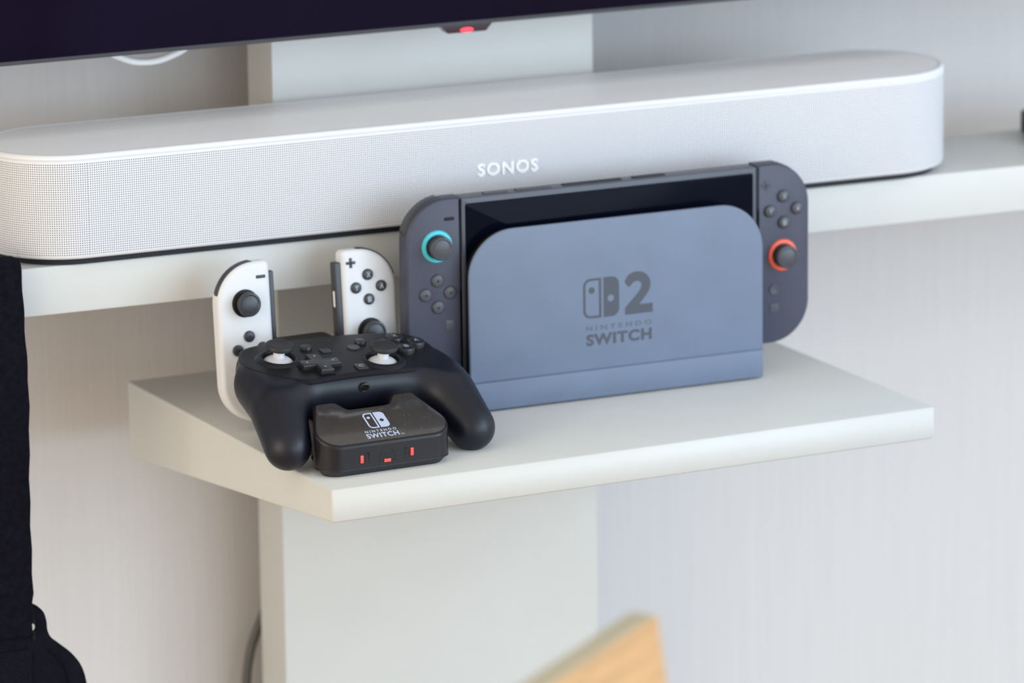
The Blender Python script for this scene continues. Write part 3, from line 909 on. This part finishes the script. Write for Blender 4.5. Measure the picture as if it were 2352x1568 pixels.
for i in range(len(path) - 1):
    for k in range(8):
        j = (k + 1) % 8
        f.append((i * 8 + k, (i + 1) * 8 + k, (i + 1) * 8 + j, i * 8 + j))
f += [tuple(range(8)), tuple((len(path) - 1) * 8 + k for k in range(7, -1, -1))]
mesh('band', v, f, m_felt, strap, 50)
ph = [(0, -207), (12, -207), (22, -207.3), (28, -209.5), (32.5, -214), (34.3, -220), (34.8, -226), (37, -231), (43, -236.5), (50, -243), (56, -252), (59, -264), (59, -278), (54, -292), (44, -303), (28, -310), (0, -312)]
ph = [(q.x, q.y) for q in spline([(x, z, 0) for x, z in ph], 4)]
po = ph + [(-x, z) for x, z in ph[-2:0:-1]]
po = po[::-1]
slot = rrect(-27.6, -226.4, 27.6, -220.8, 2.7)
pad = flat('padded_end', [po, slot], 3.0, m_felt2, strap, (0, 1.0, 0), (90, 0, 0))
_mp = mesh('mesh_panel', *slab(rrect(-24, -306, 24, -236.5, 3), 0, 1.3, 0.6), m_meshfab, strap)
place(_mp, (0, -0.4, 0), (90, 0, 0))
ringp = [q for q in ph if q[1] < -236]
rin = [(x * 0.80, -240 + (z + 240) * 0.86 - 2) for x, z in ringp]
mesh('seam', *tube(spline([(x, -0.9, z) for x, z in rin], 4), 0.5, 6), m_felt, strap)
fv, ff = [], []
for k in range(900):
    q = path[rnd.randrange(20, len(path) - 6)]
    z = q.z + rnd.uniform(-6, 6)
    x = SW + 2.0 * math.exp(-((z + 75) / 45) ** 2) + rnd.uniform(-0.5, 0.2) if k < 520 else rnd.uniform(-20, SW)
    y = q.y + (rnd.uniform(-1.4, 1.0) if k < 520 else -1.6)
    dx, dy, dz = (rnd.uniform(0.2, 1.1), rnd.uniform(-0.5, 0.5), rnd.uniform(-0.8, 0.8)) if k < 520 else (rnd.uniform(-1.2, 1.2), rnd.uniform(-0.7, -0.1), rnd.uniform(-1, 1))
    o = len(fv)
    fv += [(x, y, z - 0.05), (x, y, z + 0.05), (x + dx, y + dy, z + dz)]
    ff.append((o, o + 1, o + 2))
fz = mesh('felt_fuzz', fv, ff, m_fuzz, strap, smooth=False)
fz['kind'] = 'stuff'

# ------------------------------------------------------------------ cable by the column, box on the shelf, chair
tag(mesh('power_cable', *tube(spline([(-94, 172, -270), (-102, 172, -280), (-110, 171, -294), (-118, 170, -314), (-121, 170, -340), (-118, 170, -390), (-112, 170, -470), (-112, 170, -600), (-118, 165, FLOOR + 3), (-150, 150, FLOOR + 3)], 10), 3.1), m_cable_k),
    'dark grey power cable curving out from behind the stand column', 'cable')
bx_ = thing('streaming_box', 'small black electronics box standing on the upper shelf beyond the soundbar', 'electronics box', (452, 76, 0))
mesh('case', *slab(rrect(-35, -30, 35, 30, 6), 0.8, 16, 2.0), m_box, bx_)
mesh('foot', *slab(rrect(-28, -24, 28, 24, 4), 0, 1.0), m_rubber, bx_)

ch = thing('wooden_chair', 'light oak chair with a reclined panel backrest standing before the TV stand', 'chair', (-286, -854, FLOOR))
CA = math.radians(42.0)
ch.rotation_euler = (0, 0, CA)
# local x along the backrest top (right end at x = 0), local -y is the seat side
H_ = 712.0
tilt = math.tan(math.radians(8))
def back_pt(x, y, z): return (x, y + (z - H_) * tilt, z)
v, f = box(-400, 0, H_ - 190, 0, 14, H_, 1.6)
bk = mesh('backrest', [back_pt(*q) for q in v], f, m_wood, ch)
v, f = box(-399, 1.0, H_ - 1.2, -1.0, 13.0, H_ + 0.35, 0.3)
mesh('top_edge', [back_pt(*q) for q in v], f, m_woodedge, bk)
yb = -(H_ - 430) * tilt
mesh('seat', *box(-410, yb - 400, 418, 10, yb + 5, 436, 4), m_wood, ch)
for x in (-375, -35):
    v, f = box(x - 16, 12, 0, x + 16, 34, H_ - 40, 3)
    mesh('rear_leg', [back_pt(*q) if q[2] > 300 else (q[0], q[1] + (300 - H_) * tilt, q[2]) for q in v], f, m_wood, ch)
    mesh('front_leg', *box(x - 16, yb - 385, 0, x + 16, yb - 353, 420, 3), m_wood, ch)
